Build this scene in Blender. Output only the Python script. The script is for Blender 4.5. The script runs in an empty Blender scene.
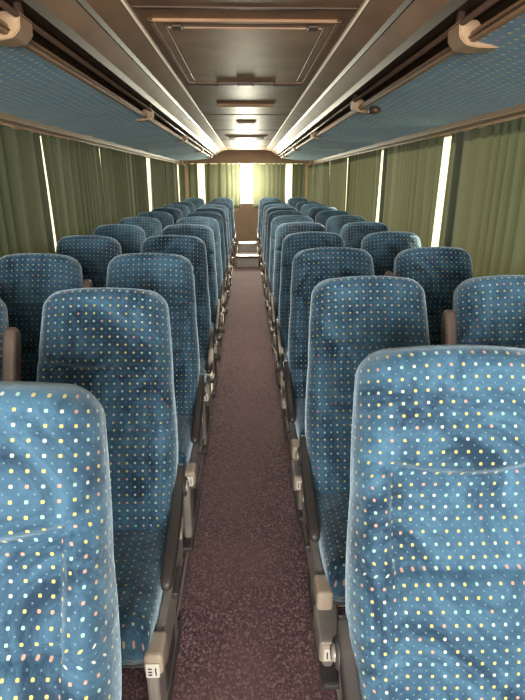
import bpy, bmesh, math, random
from mathutils import Vector, Matrix
random.seed(4)
S=bpy.context.scene
# ---------------------------------------------------------------- materials
def new_mat(name):
    m=bpy.data.materials.new(name); m.use_nodes=True
    nt=m.node_tree; b=nt.nodes['Principled BSDF']
    return m,nt,b
def simple(name,col,rough=.5,metal=0,noise=0,nscale=8,bump=0,bscale=200,spec=.5,emit=0):
    m,nt,b=new_mat(name)
    b.inputs['Base Color'].default_value=(*col,1); b.inputs['Roughness'].default_value=rough
    b.inputs['Metallic'].default_value=metal; b.inputs['Specular IOR Level'].default_value=spec
    if emit:
        b.inputs['Emission Color'].default_value=(1,.82,.6,1); b.inputs['Emission Strength'].default_value=emit
    tc=nt.nodes.new('ShaderNodeTexCoord')
    if noise:
        n=nt.nodes.new('ShaderNodeTexNoise'); n.inputs['Scale'].default_value=nscale; n.inputs['Detail'].default_value=6
        n.inputs['Roughness'].default_value=.6
        r=nt.nodes.new('ShaderNodeValToRGB')
        r.color_ramp.elements[0].position=.3; r.color_ramp.elements[1].position=.7
        r.color_ramp.elements[0].color=(*[c*(1-noise) for c in col],1)
        r.color_ramp.elements[1].color=(*[c*(1+noise) for c in col],1)
        nt.links.new(tc.outputs['Object'],n.inputs['Vector']); nt.links.new(n.outputs['Fac'],r.inputs['Fac'])
        nt.links.new(r.outputs['Color'],b.inputs['Base Color'])
    if bump:
        n=nt.nodes.new('ShaderNodeTexNoise'); n.inputs['Scale'].default_value=bscale
        bp=nt.nodes.new('ShaderNodeBump'); bp.inputs['Strength'].default_value=bump; bp.inputs['Distance'].default_value=.002
        nt.links.new(tc.outputs['Object'],n.inputs['Vector']); nt.links.new(n.outputs['Fac'],bp.inputs['Height'])
        nt.links.new(bp.outputs['Normal'],b.inputs['Normal'])
    return m
def math_n(nt,op,a,b=None):
    n=nt.nodes.new('ShaderNodeMath'); n.operation=op
    for i,v in enumerate((a,b)):
        if v is None: continue
        if isinstance(v,(int,float)): n.inputs[i].default_value=v
        else: nt.links.new(v,n.inputs[i])
    return n.outputs[0]
def mixc(nt,f,a,b):
    n=nt.nodes.new('ShaderNodeMix'); n.data_type='RGBA'
    if isinstance(f,(int,float)): n.inputs[0].default_value=f
    else: nt.links.new(f,n.inputs[0])
    for i,v in ((6,a),(7,b)):
        if isinstance(v,tuple): n.inputs[i].default_value=(*v,1)
        else: nt.links.new(v,n.inputs[i])
    return n.outputs[2]
def dotted(name,dark,light,sp=.0245,dot=.128,sheen=.6,amt=.85,bump=.55):
    m,nt,b=new_mat(name)
    uv=nt.nodes.new('ShaderNodeUVMap'); uv.uv_map='UVMap'
    sep=nt.nodes.new('ShaderNodeSeparateXYZ'); nt.links.new(uv.outputs[0],sep.inputs[0])
    u=math_n(nt,'DIVIDE',sep.outputs[0],sp); v=math_n(nt,'DIVIDE',sep.outputs[1],sp)
    row=math_n(nt,'FLOOR',v)
    def dist(off):
        a=math_n(nt,'SUBTRACT',math_n(nt,'FRACT',math_n(nt,'ADD',u,off)),.5)
        c=math_n(nt,'SUBTRACT',math_n(nt,'FRACT',math_n(nt,'ADD',v,off)),.5)
        a=math_n(nt,'POWER',math_n(nt,'ABSOLUTE',a),3); c=math_n(nt,'POWER',math_n(nt,'ABSOLUTE',c),3)
        return math_n(nt,'POWER',math_n(nt,'ADD',a,c),1/3)
    mask=math_n(nt,'LESS_THAN',dist(0),dot)
    mask2=math_n(nt,'LESS_THAN',dist(.5),dot*.55)
    tc=nt.nodes.new('ShaderNodeTexCoord'); oi=nt.nodes.new('ShaderNodeObjectInfo')
    va=nt.nodes.new('ShaderNodeVectorMath'); va.operation='ADD'
    cmb=nt.nodes.new('ShaderNodeCombineXYZ')
    nt.links.new(math_n(nt,'MULTIPLY',oi.outputs['Random'],37.0),cmb.inputs[0])
    nt.links.new(tc.outputs['Object'],va.inputs[0]); nt.links.new(cmb.outputs[0],va.inputs[1])
    n=nt.nodes.new('ShaderNodeTexNoise'); n.inputs['Scale'].default_value=4.6; n.inputs['Detail'].default_value=8; n.inputs['Roughness'].default_value=.72
    n.inputs['Distortion'].default_value=1.3
    nt.links.new(va.outputs[0],n.inputs['Vector'])
    mr=nt.nodes.new('ShaderNodeMapRange'); mr.inputs['From Min'].default_value=.38; mr.inputs['From Max'].default_value=.62
    nt.links.new(n.outputs['Fac'],mr.inputs['Value'])
    base=mixc(nt,mr.outputs[0],dark,light)
    wn=nt.nodes.new('ShaderNodeTexWhiteNoise'); wn.noise_dimensions='2D'
    cc=nt.nodes.new('ShaderNodeCombineXYZ'); nt.links.new(math_n(nt,'FLOOR',u),cc.inputs[0]); nt.links.new(row,cc.inputs[1])
    nt.links.new(cc.outputs[0],wn.inputs[0])
    dr=nt.nodes.new('ShaderNodeValToRGB'); dr.color_ramp.interpolation='CONSTANT'
    e=dr.color_ramp.elements; e[0].color=(.54,.47,.15,1); e[1].position=.44; e[1].color=(.50,.54,.50,1)
    x=e.new(.62); x.color=(.52,.28,.20,1); x=e.new(.76); x.color=(.30,.52,.46,1)
    nt.links.new(wn.outputs[0],dr.inputs[0])
    c1=mixc(nt,math_n(nt,'MULTIPLY',mask2,.5),base,(.15,.28,.36))
    col=mixc(nt,math_n(nt,'MULTIPLY',mask,amt),c1,dr.outputs[0])
    nt.links.new(col,b.inputs['Base Color'])
    b.inputs['Roughness'].default_value=.75; b.inputs['Specular IOR Level'].default_value=.2
    b.inputs['Sheen Weight'].default_value=sheen; b.inputs['Sheen Roughness'].default_value=.42
    b.inputs['Sheen Tint'].default_value=(.58,.80,.98,1)
    n2=nt.nodes.new('ShaderNodeTexNoise'); n2.inputs['Scale'].default_value=20; n2.inputs['Detail'].default_value=5
    nt.links.new(va.outputs[0],n2.inputs['Vector'])
    bp=nt.nodes.new('ShaderNodeBump'); bp.inputs['Strength'].default_value=bump; bp.inputs['Distance'].default_value=.011
    nt.links.new(n2.outputs['Fac'],bp.inputs['Height']); nt.links.new(bp.outputs['Normal'],b.inputs['Normal'])
    return m
M_FAB=dotted('velvet_blue_dotted',(.008,.028,.058),(.056,.140,.230),sheen=.9)
M_RACKFAB=dotted('rack_blue_dotted',(.075,.155,.225),(.115,.21,.285),sp=.038,dot=.18,sheen=.2,amt=.95,bump=.2)
M_SHELL=simple('seat_back_plastic',(.055,.053,.055),.5)
M_DARK=simple('armrest_rubber',(.050,.046,.045),.42,bump=.2)
M_GREY=simple('grey_metal',(.34,.32,.30),.42,metal=.2,noise=.2)
M_POST=simple('armrest_taupe',(.16,.12,.10),.5,bump=.2)
M_BEIGE=simple('beige_plastic',(.42,.36,.29),.45)
M_TAG=simple('number_tag',(.75,.74,.68),.4)
M_INK=simple('tag_ink',(.02,.02,.02),.5)
M_CEIL=simple('ceiling_brown_vinyl',(.25,.140,.078),.46,noise=.38,nscale=3.0,bump=.15,bscale=120,spec=.30)
M_CEIL2=simple('ceiling_side_vinyl',(.32,.19,.108),.5,noise=.2,nscale=4,spec=.28)
M_HATCH=simple('hatch_vinyl',(.37,.235,.145),.5,noise=.25,nscale=5,spec=.25)
M_TRIM=simple('tan_trim',(.38,.26,.165),.45,spec=.3)
M_RAIL=simple('dark_rail',(.07,.042,.030),.42,metal=.1)
M_WALL=simple('wall_laminate',(.24,.17,.11),.6,noise=.1)
M_STRIP=simple('pale_strip_fill_glow',(.6,.48,.34),.4,emit=.28)  # pale ceiling line; its glow is added as faint warm fill
M_STEP=simple('step_vinyl',(.45,.44,.42),.45,noise=.1)
def curtain_mat():
    m,nt,b=new_mat('green_curtain_cloth')
    out=nt.nodes['Material Output']
    tc=nt.nodes.new('ShaderNodeTexCoord')
    n=nt.nodes.new('ShaderNodeTexNoise'); n.inputs['Scale'].default_value=6; n.inputs['Detail'].default_value=6
    mp=nt.nodes.new('ShaderNodeMapping'); mp.inputs['Scale'].default_value=(3,3,.7)
    nt.links.new(tc.outputs['Object'],mp.inputs[0]); nt.links.new(mp.outputs[0],n.inputs['Vector'])
    c=mixc(nt,n.outputs['Fac'],(.034,.054,.038),(.09,.118,.076))
    nt.links.new(c,b.inputs['Base Color']); b.inputs['Roughness'].default_value=.85
    b.inputs['Sheen Weight'].default_value=.15
    t=nt.nodes.new('ShaderNodeBsdfTranslucent'); t.inputs['Color'].default_value=(.072,.073,.044,1)
    mx=nt.nodes.new('ShaderNodeMixShader'); mx.inputs[0].default_value=.26
    nt.links.new(b.outputs[0],mx.inputs[1]); nt.links.new(t.outputs[0],mx.inputs[2]); nt.links.new(mx.outputs[0],out.inputs[0])
    return m
M_CURT=curtain_mat()
def glass_mat():
    m,nt,b=new_mat('window_glass'); out=nt.nodes['Material Output']
    t=nt.nodes.new('ShaderNodeBsdfTransparent'); t.inputs[0].default_value=(.95,.96,.9,1)
    g=nt.nodes.new('ShaderNodeBsdfGlossy'); g.inputs['Roughness'].default_value=.05
    mx=nt.nodes.new('ShaderNodeMixShader'); mx.inputs[0].default_value=.05
    nt.links.new(t.outputs[0],mx.inputs[1]); nt.links.new(g.outputs[0],mx.inputs[2]); nt.links.new(mx.outputs[0],out.inputs[0])
    return m
M_GLASS=glass_mat()
def carpet():
    m,nt,b=new_mat('carpet_plum')
    tc=nt.nodes.new('ShaderNodeTexCoord')
    v=nt.nodes.new('ShaderNodeTexVoronoi'); v.inputs['Scale'].default_value=165; v.inputs['Randomness'].default_value=.3
    mp=nt.nodes.new('ShaderNodeMapping'); mp.inputs['Scale'].default_value=(1,.8,1); mp.inputs['Rotation'].default_value=(0,0,.78)
    nt.links.new(tc.outputs['Object'],mp.inputs[0]); nt.links.new(mp.outputs[0],v.inputs['Vector'])
    r=nt.nodes.new('ShaderNodeValToRGB'); r.color_ramp.interpolation='CONSTANT'
    e=r.color_ramp.elements; e[0].color=(.038,.015,.024,1); e[1].position=.32; e[1].color=(.092,.040,.052,1)
    x=e.new(.64); x.color=(.165,.088,.10,1); x=e.new(.86); x.color=(.27,.175,.18,1)
    sp=nt.nodes.new('ShaderNodeSeparateColor'); nt.links.new(v.outputs['Color'],sp.inputs[0])
    nt.links.new(sp.outputs[0],r.inputs[0])
    n=nt.nodes.new('ShaderNodeTexNoise'); n.inputs['Scale'].default_value=2.5; n.inputs['Detail'].default_value=6
    nt.links.new(tc.outputs['Object'],n.inputs['Vector'])
    mr=nt.nodes.new('ShaderNodeMapRange'); mr.inputs['From Min'].default_value=.4; mr.inputs['From Max'].default_value=.7
    mr.inputs['To Max'].default_value=.5
    nt.links.new(n.outputs['Fac'],mr.inputs[0])
    sx=nt.nodes.new('ShaderNodeSeparateXYZ'); nt.links.new(tc.outputs['Object'],sx.inputs[0])
    wr=nt.nodes.new('ShaderNodeMapRange'); wr.inputs['From Min'].default_value=.20; wr.inputs['From Max'].default_value=.04
    wr.inputs['To Max'].default_value=.25
    nt.links.new(math_n(nt,'ABSOLUTE',sx.outputs[0]),wr.inputs[0])
    f=math_n(nt,'ADD',mr.outputs[0],wr.outputs[0])
    c=mixc(nt,f,r.outputs[0],(.165,.088,.092))
    nt.links.new(c,b.inputs['Base Color']); b.inputs['Roughness'].default_value=.9
    b.inputs['Sheen Weight'].default_value=.2
    bp=nt.nodes.new('ShaderNodeBump'); bp.inputs['Strength'].default_value=.5; bp.inputs['Distance'].default_value=.003
    nt.links.new(v.outputs['Distance'],bp.inputs['Height']); nt.links.new(bp.outputs['Normal'],b.inputs['Normal'])
    return m
M_CARPET=carpet()

# ---------------------------------------------------------------- mesh builder
class MB:
    def __init__(s): s.v=[]; s.f=[]; s.m=[]; s.uv=[]; s.sm=[]; s.mats=[]
    def mi(s,mat):
        if mat not in s.mats: s.mats.append(mat)
        return s.mats.index(mat)
    def face(s,idx,mat,uv=None,smooth=True):
        s.f.append(tuple(idx)); s.m.append(s.mi(mat)); s.uv.append(uv or [(0,0)]*len(idx)); s.sm.append(smooth)
    def add_bm(s,bm,mat,M=None,smooth=False):
        bm.verts.ensure_lookup_table(); o=len(s.v)
        for v in bm.verts: s.v.append(tuple(M@v.co) if M else tuple(v.co))
        for f in bm.faces:
            uv=[(l.vert.co.x,l.vert.co.y) for l in f.loops]
            s.face([o+v.index for v in f.verts],mat,uv,smooth)
        bm.free()
    def box(s,a,b,mat,bev=.004,seg=2,M=None):
        bm=bmesh.new(); bmesh.ops.create_cube(bm,size=1)
        for v in bm.verts:
            v.co=Vector([(a[i]+b[i])/2+v.co[i]*(b[i]-a[i]) for i in range(3)])
        if bev>0: bmesh.ops.bevel(bm,geom=bm.edges[:],offset=bev,segments=seg,affect='EDGES',profile=.5)
        bm.verts.index_update(); s.add_bm(bm,mat,M)
    def tube(s,pts,r,mat,n=10):
        rings=[]
        for i,p in enumerate(pts):
            p=Vector(p); a=Vector(pts[max(0,i-1)]); b=Vector(pts[min(len(pts)-1,i+1)])
            t=(b-a).normalized(); u=t.cross(Vector((0,0,1)))
            if u.length<.01: u=t.cross(Vector((1,0,0)))
            u.normalize(); w=t.cross(u)
            rings.append([tuple(p+r*(math.cos(k*2*math.pi/n)*u+math.sin(k*2*math.pi/n)*w)) for k in range(n)])
        s.loft(rings,mat)
    def loft(s,rings,mat,vs=None,caps=True):
        n=len(rings[0]); o=len(s.v)
        arcs=[]
        for r in rings:
            s.v.extend(r); a=[0]
            for k in range(n): a.append(a[-1]+(Vector(r[k])-Vector(r[(k+1)%n])).length)
            h=a[-1]/2; arcs.append([q-h for q in a])
        if vs is None:
            vs=[0]
            for i in range(1,len(rings)): vs.append(vs[-1]+(Vector(rings[i][0])-Vector(rings[i-1][0])).length)
        for i in range(len(rings)-1):
            for k in range(n):
                k2=(k+1)%n
                s.face([o+i*n+k,o+i*n+k2,o+(i+1)*n+k2,o+(i+1)*n+k],mat,
                  [(arcs[i][k],vs[i]),(arcs[i][k+1],vs[i]),(arcs[i+1][k+1],vs[i+1]),(arcs[i+1][k],vs[i+1])])
        if caps:
            s.face([o+k for k in range(n)][::-1],mat,[(rings[0][k][0],vs[0]) for k in range(n)][::-1])
            q=o+(len(rings)-1)*n
            s.face([q+k for k in range(n)],mat,[(rings[-1][k][0],vs[-1]) for k in range(n)])
    def mesh(s,name,mirror=False):
        me=bpy.data.meshes.new(name)
        vv=[(-x,y,z) for x,y,z in s.v] if mirror else s.v
        ff=[f[::-1] for f in s.f] if mirror else s.f
        me.from_pydata(vv,[],ff)
        for m in s.mats: me.materials.append(m)
        ul=me.uv_layers.new(name='UVMap')
        for p in me.polygons:
            p.material_index=s.m[p.index]; p.use_smooth=s.sm[p.index]
            uv=s.uv[p.index]; uv=uv[::-1] if mirror else uv
            for li,c in zip(p.loop_indices,uv): ul.data[li].uv=c
        bm=bmesh.new(); bm.from_mesh(me); bmesh.ops.recalc_face_normals(bm,faces=bm.faces[:]); bm.to_mesh(me); bm.free()
        return me
    def obj(s,name,loc=(0,0,0)):
        o=bpy.data.objects.new(name,s.mesh(name)); o.location=loc; S.collection.objects.link(o); return o
def inst(name,me,loc):
    o=bpy.data.objects.new(name,me); o.location=loc; S.collection.objects.link(o); return o

# ---------------------------------------------------------------- seat
def rrect(w,t,r,nf=30,nc=6,nsd=3,nb=12):
    P=[]
    for i in range(nb//2): P.append(((w-r)*i/(nb//2),-t))
    for i in range(nc+1):
        a=-math.pi/2+math.pi/2*i/nc; P.append((w-r+r*math.cos(a),-t+r+r*math.sin(a)))
    for i in range(1,nsd): P.append((w,-t+r+(2*t-2*r)*i/nsd))
    for i in range(nc+1):
        a=math.pi/2*i/nc; P.append((w-r+r*math.cos(a),t-r+r*math.sin(a)))
    for i in range(1,nf): P.append(((w-r)*(1-2*i/nf),t))
    for i in range(nc+1):
        a=math.pi/2+math.pi/2*i/nc; P.append((-w+r+r*math.cos(a),t-r+r*math.sin(a)))
    for i in range(1,nsd): P.append((-w,t-r-(2*t-2*r)*i/nsd))
    for i in range(nc+1):
        a=math.pi+math.pi/2*i/nc; P.append((-w+r+r*math.cos(a),-t+r+r*math.sin(a)))
    for i in range(1,nb//2): P.append((-(w-r)*(1-i/(nb//2)),-t))
    return P
REC=math.radians(21)
ax=Vector((0,math.sin(REC),math.cos(REC))); nn=Vector((0,-math.cos(REC),math.sin(REC)))
P0=Vector((0,-.235,.42)); L=.79
def g(x,s): return math.exp(-(x/s)**2)
def build_seat(kind,wx=0.0,lowtag=False):
    mb=MB()
    rings=[];vs=[]
    ss=[]; s=0
    while s<L-.06: ss.append(s); s+=.009
    for i in range(13): ss.append(L-.06+.06*math.sin(math.pi/2*i/12))
    for s in ss:
        q=s/L
        w=wx+.212+.014*math.sin(min(1,q/.6)*math.pi) - .020*max(0,(q-.60)/.40)**1.6
        t=.062-.010*q
        R=.055
        if s>L-R: w=w-R+math.sqrt(max(0,R*R-(s-(L-R))**2))
        rt=.05
        if s>L-rt: t=max(.004,t-rt+math.sqrt(max(0,rt*rt-(s-(L-rt))**2)))
        if s<.03: t=t-.02*(1-s/.03)
        ring=[]
        for (x,n) in rrect(w,t,min(t*.96,.042)):
            fr=max(0,n/t) if t>0 else 0
            fr=fr**3 if n>0 else 0
            d=0
            xn=x/w
            d+=.014*(1-xn*xn)
            hs=.560-.040*(1-(x/.2)**2)
            d-=.022*g(s-hs,.014)
            head=1/(1+math.exp(-(s-hs)/.012))
            d+=.040*head*(1-abs(xn)**5)*(1-.35*max(0,(s-hs)/.25))
            body=1-head
            bol=1/(1+math.exp(-(abs(x)-.152)/.014))
            d+=body*.026*bol*min(1,s/.1)
            d-=body*.012*g(abs(x)-.147,.008)
            d-=body*.018*g(s-.33-.02*(x/.2)**2,.012)*(abs(x)<.15)
            d-=.026*body*g(s-.44,.10)*(1-bol)
            d+=.016*g(s-.2,.1)*(1-bol)
            arch=-.014*(x/.2)**2*max(0,(s-.6*L)/(.4*L))
            p=P0+ax*(s+arch)+nn*(n+fr*d*min(1,t/.03)); p.x=x
            ring.append(tuple(p))
        rings.append(ring); vs.append(s)
    mb.loft(rings,M_FAB,vs)
    rr=[]
    for s in [.02+.05*i for i in range(10)]:
        rr.append([tuple(Vector((x,0,0))+P0+ax*s+nn*(n-.066)) for (x,n) in rrect(.19,.016,.012,8,3,2,8)])
    mb.loft(rr,M_SHELL)
    rings=[];vs=[]
    y0,y1=-.685,-.205
    N=34
    for i in range(N+1):
        q=i/N; y=y0+(y1-y0)*q
        e=.055; dd=(y-y0)
        k=1 if dd>e else math.sqrt(max(0,1-(1-dd/e)**2))
        k=max(k,.12)
        w=wx+.214-.012*(1-k); t=.07*k
        zc=.415-.03*q
        ring=[]
        for (x,n) in rrect(w,t,min(t*.95,.04)):
            fr=(max(0,n/t))**3 if n>0 else 0
            d=.016*(1-(x/w)**2)-.014*math.sin(math.pi*q)*g(x,.12)
            d-=.010*g(abs(x)-.155,.007)
            d-=.007*g(y-(y0+.12),.008)
            ring.append((x,y,zc+n+fr*d*k))
        rings.append(ring); vs.append(q*(y1-y0)+.3)
    mb.loft(rings,M_FAB,vs)
    mb.box((-.2,-.64,.318),(.2,-.24,.345),M_SHELL,.006)
    mb.tube([(-.205,-.60,.30),(.205,-.60,.30)],.018,M_GREY)
    mb.tube([(-.205,-.27,.30),(.205,-.27,.30)],.018,M_GREY)
    D=-wx
    if kind=='aisle':
        X0,X1=D-.238,D-.217
        prof=[(-.66,.34),(-.66,.39),(-.63,.41),(-.45,.41),(-.33,.43),(-.25,.50),(-.20,.56),(-.15,.56),(-.14,.50),(-.20,.40),(-.24,.31),(-.30,.28),(-.60,.28)]
        bm=bmesh.new(); a=[bm.verts.new((X0,y,z)) for y,z in prof]; f=bm.faces.new(a)
        r=bmesh.ops.extrude_face_region(bm,geom=[f])
        for v in r['geom']:
            if isinstance(v,bmesh.types.BMVert): v.co.x=X1
        bmesh.ops.bevel(bm,geom=bm.edges[:],offset=.004,segments=2,affect='EDGES')
        bm.verts.index_update(); mb.add_bm(bm,M_GREY)
        rings=[]
        pts=[(-.15,.605,.014,.010),(-.165,.595,.017,.02),(-.21,.555,.017,.026),(-.28,.515,.017,.029),(-.38,.485,.018,.027),(-.46,.468,.018,.024),(-.50,.460,.017,.020),(-.515,.457,.013,.014),(-.522,.455,.007,.007)]
        for y,z,w,t in pts:
            rings.append([(D-.232+x,y,z+n) for x,n in rrect(w,t,min(w,t)*.7,6,4,2,6)])
        mb.loft(rings,M_DARK)
        for cx,rad in ((D-.245,.034),(D-.252,.018)):
            rings=[]
            for dx,k in ((.02,1),(-.004,1),(-.010,.85)):
                rings.append([(cx+dx,-.185+rad*k*math.cos(a*math.pi/8),.55+rad*k*math.sin(a*math.pi/8)) for a in range(16)])
            mb.loft(rings,M_SHELL if rad>.02 else M_GREY)
        mb.box((D-.256,-.47,.365),(D-.236,-.36,.39),M_DARK,.006)
        mb.box((D-.248,-.695,.355),(D-.200,-.615,.42),M_BEIGE,.012,3)
        tz,ty,tx=(.255,-.765,D-.234) if lowtag else (.357,-.7,D-.240)
        if lowtag:
            mb.box((D-.246,-.76,.242),(D-.178,-.62,.315),M_GREY,.010,3)
            mb.box((D-.241,-.7635,.248),(D-.184,-.75,.310),M_BEIGE,.006,2)
        mb.box((tx,ty,tz),(tx+.034 if not lowtag else tx+.044,ty+.0055,tz+.043),M_TAG,.002,1)
        mb.box((tx+.007,ty-.0015,tz+.010),(tx+.010,ty+.0002,tz+.033),M_INK,0)
        for z in (.012,.021,.031): mb.box((tx+.018,ty-.0015,tz+z-.0015),(tx+.027,ty+.0002,tz+z+.0015),M_INK,0)
        mb.box((D-.248,-.30,.43),(D-.232,-.235,.475),M_BEIGE,.006)
        mb.box((-.215,-.60,.025),(-.180,-.27,.30),M_GREY,.012,3)
        mb.box((-.222,-.66,.0),(-.165,-.22,.03),M_SHELL,.01,2)
        mb.box((-.219,-.52,.07),(-.213,-.35,.24),M_SHELL,.003,1)
    else:
        mb.box((.195,-.60,.0),(.222,-.27,.32),M_GREY,.008)
        rings=[]
        for s,w,t in ((.26,.012,.012),(.275,.018,.022),(.36,.021,.028),(.60,.021,.028),(.645,.019,.024),(.66,.009,.012)):
            c=P0+ax*s+nn*.055
            rings.append([(-.248+x,c.y-n*math.cos(REC),c.z+n*math.sin(REC)) for x,n in rrect(w,t,min(w,t)*.6,6,4,2,6)])
        mb.loft(rings,M_POST)
        # hinge arm carrying the raised armrest
        rings=[]
        for s in (.03,.30):
            c=P0+ax*s+nn*.03
            rings.append([(-.240+x,c.y-n*math.cos(REC),c.z+n*math.sin(REC)) for x,n in rrect(.010,.022,.006,6,4,2,6)])
        mb.loft(rings,M_SHELL)
        mb.box((-.262,-.30,.42),(-.215,-.20,.52),M_SHELL,.008)
    return mb
meA=build_seat('aisle',.010,True).mesh('bus_seat_aisle_mesh'); meAm=build_seat('aisle',.004).mesh('bus_seat_aisle_mirror',True)
mbW=build_seat('window')
meW=mbW.mesh('bus_seat_window_mesh'); meWm=mbW.mesh('bus_seat_window_mirror',True)
ys=[.98+.8*k for k in range(10)]+[9.95]
for y in ys: inst('bus_seat',meA,(.441,y,0)); inst('bus_seat',meW,(.966,y,0))
ys=[.80+.8*k for k in range(10)]+[9.85]
for y in ys: inst('bus_seat',meAm,(-.465,y,0)); inst('bus_seat',meWm,(-.995,y,0))

# ---------------------------------------------------------------- shell
YF,YR=-2.1,10.9; HW=1.28
STEP_Y=9.0; STEP_H=.2
def boxobj(name,a,b,mat,bev=0):
    c=[(a[i]+b[i])/2 for i in range(3)]
    mb=MB(); mb.box([a[i]-c[i] for i in range(3)],[b[i]-c[i] for i in range(3)],mat,bev); return mb.obj(name,c)
boxobj('floor',(-HW-.06,YF,-.08),(HW+.06,YR,0),M_CARPET)
for i,sx in enumerate((-1,1)):
    mb=MB(); mb.box((min(sx*.262,sx*.272),-.6,0),(max(sx*.262,sx*.272),STEP_Y-.05,.01),M_GREY,.002,1)
    mb.obj('trim_%d'%(i+1))
mb=MB()
mb.box((-.2,STEP_Y,0),(.2,YR-.08,STEP_H-.012),M_STEP,.006)
mb.box((-.205,STEP_Y-.012,STEP_H-.014),(.205,YR-.08,STEP_H),M_STEP,.004)
mb.box((-.205,STEP_Y-.016,STEP_H-.03),(.205,STEP_Y+.02,STEP_H+.003),M_RAIL,.003)
mb.box((-.18,STEP_Y+.5,STEP_H),(.18,STEP_Y+.85,STEP_H+.17),M_GREY,.02,3)
mb.obj('rear_step')
ZB,ZT=.80,1.765
pillL=[-2.1,-.55,1.60,3.31,4.60,6.68,8.2,9.8,10.9]
pillR=[-2.1,-.55,1.70,3.14,4.80,6.42,8.0,9.6,10.9]
for side,sx in (('left',-1),('right',1)):
    pill=pillL if sx<0 else pillR
    mb=MB()
    def bx(y0,y1,z0,z1):
        xs=sorted((sx*HW,sx*(HW+.06))); mb.box((xs[0],y0,z0),(xs[1],y1,z1),M_WALL,0)
    bx(YF,YR,0,ZB); bx(YF,YR,ZT,2.2)
    for p in pill:
        bx(max(YF,p-.035),min(YR,p+.035),ZB,ZT)
    mb.obj('wall_'+side)
    mb=MB()
    xs=sorted((sx*(HW-.012),sx*(HW-.002)))
    mb.box((xs[0],YF+.1,1.755),(xs[1],YR-.05,1.785),M_TRIM,.003)
    mb.tube([(sx*(HW-.035),YF+.15,1.772),(sx*(HW-.035),YR-.06,1.772)],.007,M_TRIM,8)
    mb.obj('curtain_rail')
    wi=1 if sx<0 else 9
    for a,b in zip(pill[:-1],pill[1:]):
        boxobj('window_%d'%wi,(sx*(HW+.03)-.003,a+.035,ZB),(sx*(HW+.03)+.003,b-.035,ZT),M_GLASS); wi+=1
mb=MB()
mb.box((-HW-.06,YR,0),(HW+.06,YR+.06,1.02),M_WALL,0); mb.box((-HW-.06,YR,1.80),(HW+.06,YR+.06,2.2),M_WALL,0)
for x in (-1.24,1.24): mb.box((x-.1,YR,1.02),(x+.1,YR+.06,1.80),M_WALL,0)
mb.obj('wall_rear')
boxobj('window_17',(-1.14,YR+.03,1.02),(1.14,YR+.036,1.80),M_GLASS)
mb=MB()
mb.box((-HW-.06,YF-.06,-.08),(HW+.06,YF,.75),M_WALL,0); mb.box((-HW-.06,YF-.06,2.0),(HW+.06,YF,2.2),M_WALL,0)
for x in (-1.28,1.28): mb.box((x-.06,YF-.06,.75),(x+.06,YF,2.0),M_WALL,0)
mb.box((-.03,YF-.06,.75),(.03,YF,2.0),M_WALL,0)
mb.obj('wall_front')
boxobj('window_18',(-1.22,YF-.036,.75),(1.22,YF-.03,2.0),M_GLASS)

CZ=2.055
boxobj('ceiling',(-.39,YF,CZ),(.39,YR,CZ+.03),M_CEIL)
prof=[(.39,CZ),(.395,CZ-.004),(.405,CZ-.004),(.412,CZ),(.50,CZ-.025),(.513,CZ-.037),(.523,CZ-.033),(.585,CZ-.075),(.60,CZ-.098),(.64,CZ-.098),(.66,CZ-.07),(.85,CZ-.005),(1.28,CZ-.01)]
for sx,nm in ((-1,'trim_3'),(1,'trim_4')):
    mb=MB(); n=len(prof)
    for y in (YF,YR):
        for x,z in prof: mb.v.append((sx*x,y,z))
    for i in range(n-1):
        xm=(prof[i][0]+prof[i+1][0])/2
        mat=M_STRIP if .396<xm<.404 else (M_RAIL if .50<xm<.525 or .585<xm<.64 else M_CEIL2)
        mb.face([i,i+1,n+i+1,n+i],mat,smooth=False)
    mb.obj(nm)
boxobj('roof',(-HW-.06,YF-.06,2.2),(HW+.06,YR+.06,2.24),M_WALL)
mb=MB()
for y in (-.6,.75,2.0,3.5,5.0,6.5,8.0,9.5):
    mb.box((-.385,y-.006,CZ-.004),(.385,y+.006,CZ+.002),M_RAIL,.001,1)
mb.obj('trim_5')
def hatch(name,y0,y1,w):
    mb=MB(); z=CZ
    def ring(hw,a,b,d0,d1,th,mat):
        mb.box((-hw,a,z-d1),(-hw+th,b,z-d0),mat,.004); mb.box((hw-th,a,z-d1),(hw,b,z-d0),mat,.004)
        mb.box((-hw,a,z-d1),(hw,a+th,z-d0),mat,.004); mb.box((-hw,b-th,z-d1),(hw,b,z-d0),mat,.004)
    ring(w,y0,y1,0,.012,.022,M_CEIL2)
    mb.box((-w+.02,y0+.02,z-.005),(w-.02,y1-.02,z),M_HATCH,.001)
    ring(w-.05,y0+.07,y1-.07,0,.009,.008,M_RAIL)
    mb.box((-w+.06,y0+.08,z-.014),(w-.06,y1-.08,z-.003),M_HATCH,.005,3)
    mb.box((-.17,y1-.09,z-.03),(.17,y1-.055,z-.010),M_RAIL,.008,3)
    mb.box((-.05,y1-.11,z-.038),(.05,y1-.065,z-.025),M_RAIL,.006,3)
    for x in (-w+.1,w-.1): mb.box((x-.02,y0+.035,z-.02),(x+.02,y0+.085,z-.01),M_RAIL,.004)
    return mb.obj(name)
hatch('roof_hatch',2.12,3.38,.355)
mb=MB()
mb.box((-.22,4.28,CZ-.02),(.22,4.42,CZ),M_CEIL2,.008,3); mb.box((-.20,4.30,CZ-.024),(.20,4.40,CZ-.016),M_TRIM,.003,2)
mb.obj('ceiling_lamp')
mb=MB()
mb.box((-.28,7.2,CZ-.02),(.28,7.75,CZ),M_TRIM,.008,3)
for i in range(9): mb.box((-.24,7.25+i*.052,CZ-.03),(.24,7.275+i*.052,CZ-.015),M_RAIL,.003,1)
mb.obj('ceiling_air_vent')
mb=MB()
mb.box((-.1,5.5,CZ-.015),(.1,5.7,CZ),M_CEIL2,.006,3)
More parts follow.
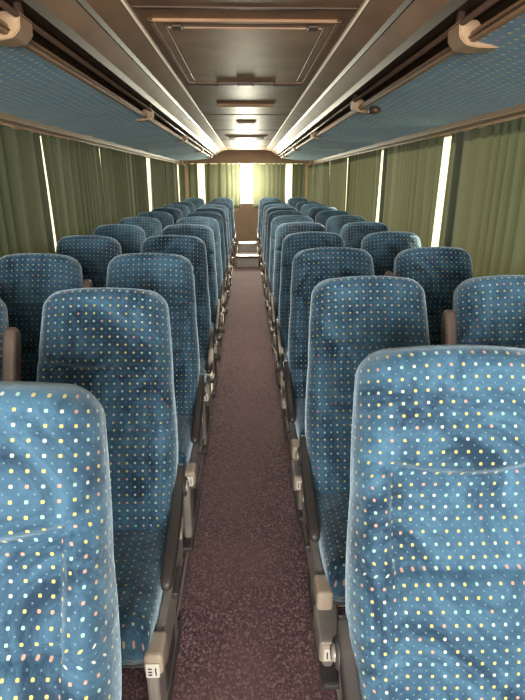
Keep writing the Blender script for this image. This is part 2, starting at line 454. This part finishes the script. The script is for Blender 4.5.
for i in range(4): mb.box((-.08,5.52+i*.042,CZ-.022),(.08,5.54+i*.042,CZ-.012),M_RAIL,.003,1)
mb.obj('ceiling_speaker')

def rack(sx,brs):
    mb=MB()
    ya,yb=-.9,10.0
    xi,xo=.655,1.262
    NP=16
    bot=[]
    for i in range(NP+1):
        q=i/NP; x=xi+(xo-xi)*q
        z=1.876-.052*q-.014*math.sin(math.pi*q)
        bot.append((x,z))
    ny=90; o=len(mb.v)
    for j in range(ny+1):
        y=ya+(yb-ya)*j/ny
        for x,z in bot: mb.v.append((sx*x,y,z+.0025*math.sin(y*9+x*5)+.0015*math.sin(y*17-x*8)))
    for j in range(ny):
        for i in range(NP):
            a=o+j*(NP+1)+i
            ya_=(yb-ya)*j/ny; yb_=(yb-ya)*(j+1)/ny
            u0=bot[i][0];u1=bot[i+1][0]
            mb.face([a,a+1,a+NP+2,a+NP+1],M_RACKFAB,[(u0,ya_),(u1,ya_),(u1,yb_),(u0,yb_)])
    o=len(mb.v)
    for y in (ya,yb):
        for x,z in ((xi,1.893),(xo,1.843)): mb.v.append((sx*x,y,z))
    mb.face([o,o+1,o+3,o+2],M_SHELL,smooth=False)
    for y0 in (ya-.012,yb):
        for i in range(NP):
            x0,x1=bot[i][0],bot[i+1][0]
            xs=sorted((sx*x0,sx*x1)); mb.box((xs[0],y0,bot[i][1]-.006),(xs[1],y0+.012,1.897-.05*i/NP),M_TRIM,0)
    xs=sorted((sx*.638,sx*.660))
    mb.box((xs[0],ya,1.870),(xs[1],yb,1.898),M_CEIL2,.007,3)
    xs=sorted((sx*.634,sx*.640))
    mb.box((xs[0],ya,1.878),(xs[1],yb,1.885),M_RAIL,.002,1)
    mb.tube([(sx*.612,ya,1.918),(sx*.612,yb,1.918)],.009,M_RAIL)
    xs=sorted((sx*1.250,sx*1.272))
    mb.box((xs[0],ya,1.795),(xs[1],yb,1.835),M_TRIM,.006)
    for yy in brs:
        pf=[(.603,1.925),(.606,1.884),(.628,1.863),(.665,1.857),(.71,1.859),(.738,1.862),(.738,1.872),(.70,1.885),(.655,1.925)]
        bm=bmesh.new(); a=[bm.verts.new((sx*x,yy-.045,z)) for x,z in pf]; f=bm.faces.new(a)
        r=bmesh.ops.extrude_face_region(bm,geom=[f])
        for v in r['geom']:
            if isinstance(v,bmesh.types.BMVert): v.co.y=yy+.045
        for v in bm.verts:
            k=max(0,(abs(v.co.x)-.65)/.09); v.co.y=yy+(v.co.y-yy)*(1-.5*min(1,k))
        bmesh.ops.bevel(bm,geom=bm.edges[:],offset=.003,segments=2,affect='EDGES')
        bm.verts.index_update(); mb.add_bm(bm,M_TRIM)
        mb.tube([(sx*.618,yy,1.9),(sx*.622,yy,1.955)],.012,M_RAIL)
    if sx>0:
        rings=[]
        for z,r in ((1.87,.02),(1.86,.03),(1.845,.034),(1.835,.028),(1.832,.015)):
            rings.append([(.69+r*math.cos(a*math.pi/8),2.95+1.3*r*math.sin(a*math.pi/8),z) for a in range(16)])
        mb.loft(rings,M_RAIL)
    mb.obj('luggage_rack')
rack(-1,[-.4,1.62,3.6,5.6,7.6,9.5]); rack(1,[-.3,1.66,3.15,5.1,7.1,9.1])

def curtain(p0,p1,nrm,z0,z1,seed,dens=.125,amp=.028):
    rnd=random.Random(seed); mb=MB()
    Ln=math.dist(p0,p1); N=max(12,int(Ln/.010)); NZ=10
    ph=[]; a=rnd.random()*6; am=[]
    for i in range(N+1):
        a+=2*math.pi*(Ln/N)/dens*(.6+.8*rnd.random()+.5*math.sin(i*.07+seed)); ph.append(a)
        am.append(.7+.3*math.sin(i*.05+seed*2))
    for j in range(NZ+1):
        q=j/NZ; z=z1+(z0-z1)*q
        for i in range(N+1):
            s=i/N
            d=amp*am[i]*(.6+.4*q)*(math.sin(ph[i]+.4*q)+.3*math.sin(2*ph[i]+q*2))
            d=max(-.032,min(.036,d))
            sh=.012*math.sin(q*3)*math.sin(s*7+seed)
            ss=min(max(s*Ln+sh,0),Ln)/Ln
            mb.v.append((p0[0]+(p1[0]-p0[0])*ss+nrm[0]*d,p0[1]+(p1[1]-p0[1])*ss+nrm[1]*d,z-.008*abs(math.sin(ph[i]/2))*(j==0)))
    for j in range(NZ):
        for i in range(N):
            b=j*(N+1)+i; mb.face([b,b+1,b+N+2,b+N+1],M_CURT)
    return mb.obj('window_curtain')
CX=HW-.036
for i,(a,b) in enumerate([(-1.2,1.6),(1.61,3.295),(3.32,4.58),(4.59,6.74),(6.88,8.2),(8.24,9.6),(9.85,10.7)]):
    curtain((-CX,a),(-CX,b),(1,0),.72,1.763,i)
for i,(a,b) in enumerate([(-1.2,1.7),(1.71,3.27),(3.39,4.80),(4.95,6.5),(6.62,7.9),(8.0,9.4),(9.45,10.7)]):
    curtain((CX,a),(CX,b),(-1,0),.72,1.763,i+20)
for i,(a,b) in enumerate([(-1.2,-1.0),(-.86,-.13),(.13,.80),(.93,1.2)]):
    curtain((a,YR-.04),(b,YR-.04),(0,1),.95,1.80,i+40,amp=.014)

# ---------------------------------------------------------------- light
w=bpy.data.worlds.new('World'); S.world=w; w.use_nodes=True
nt=w.node_tree; bg=nt.nodes['Background']; bg.inputs[0].default_value=(1,.88,.56,1); bg.inputs[1].default_value=1.9
def area(name,loc,rot,sx,sy,e,col):
    l=bpy.data.lights.new(name,'AREA'); l.shape='RECTANGLE'; l.size=sx; l.size_y=sy; l.energy=e; l.color=col
    o=bpy.data.objects.new(name,l); o.location=loc; o.rotation_euler=rot; S.collection.objects.link(o); return o
area('windscreen_daylight',(0,YF+.05,1.5),(math.radians(90),0,0),2.3,1.0,160,(1,.95,.88))
area('rear_window_daylight',(0,YR+.25,1.45),(math.radians(-90),0,0),.6,.7,130,(1,.95,.85))
sl=bpy.data.lights.new('sun','SUN'); sl.energy=12; sl.angle=.02; sl.color=(1,.92,.74)
so=bpy.data.objects.new('sun',sl); S.collection.objects.link(so)
so.rotation_euler=Vector((-1.0,-.35,-.62)).to_track_quat('-Z','Y').to_euler()
for i,y in enumerate((4.35,7.0,9.6)):
    area('cabin_fill_light',(0,y,CZ-.05),(0,0,0),.4,.12,15,(1,.85,.68))  # added warm fill lights that lift the cabin's ambient level

cd=bpy.data.cameras.new('camera'); cam=bpy.data.objects.new('camera',cd); S.collection.objects.link(cam)
cam.location=(0,0,1.5); cam.rotation_euler=(math.radians(71.2),0,math.radians(-1.7)); cd.lens=25.8; cd.clip_start=.02
S.camera=cam
S.view_settings.view_transform='Standard'
S.view_settings.exposure=0.6
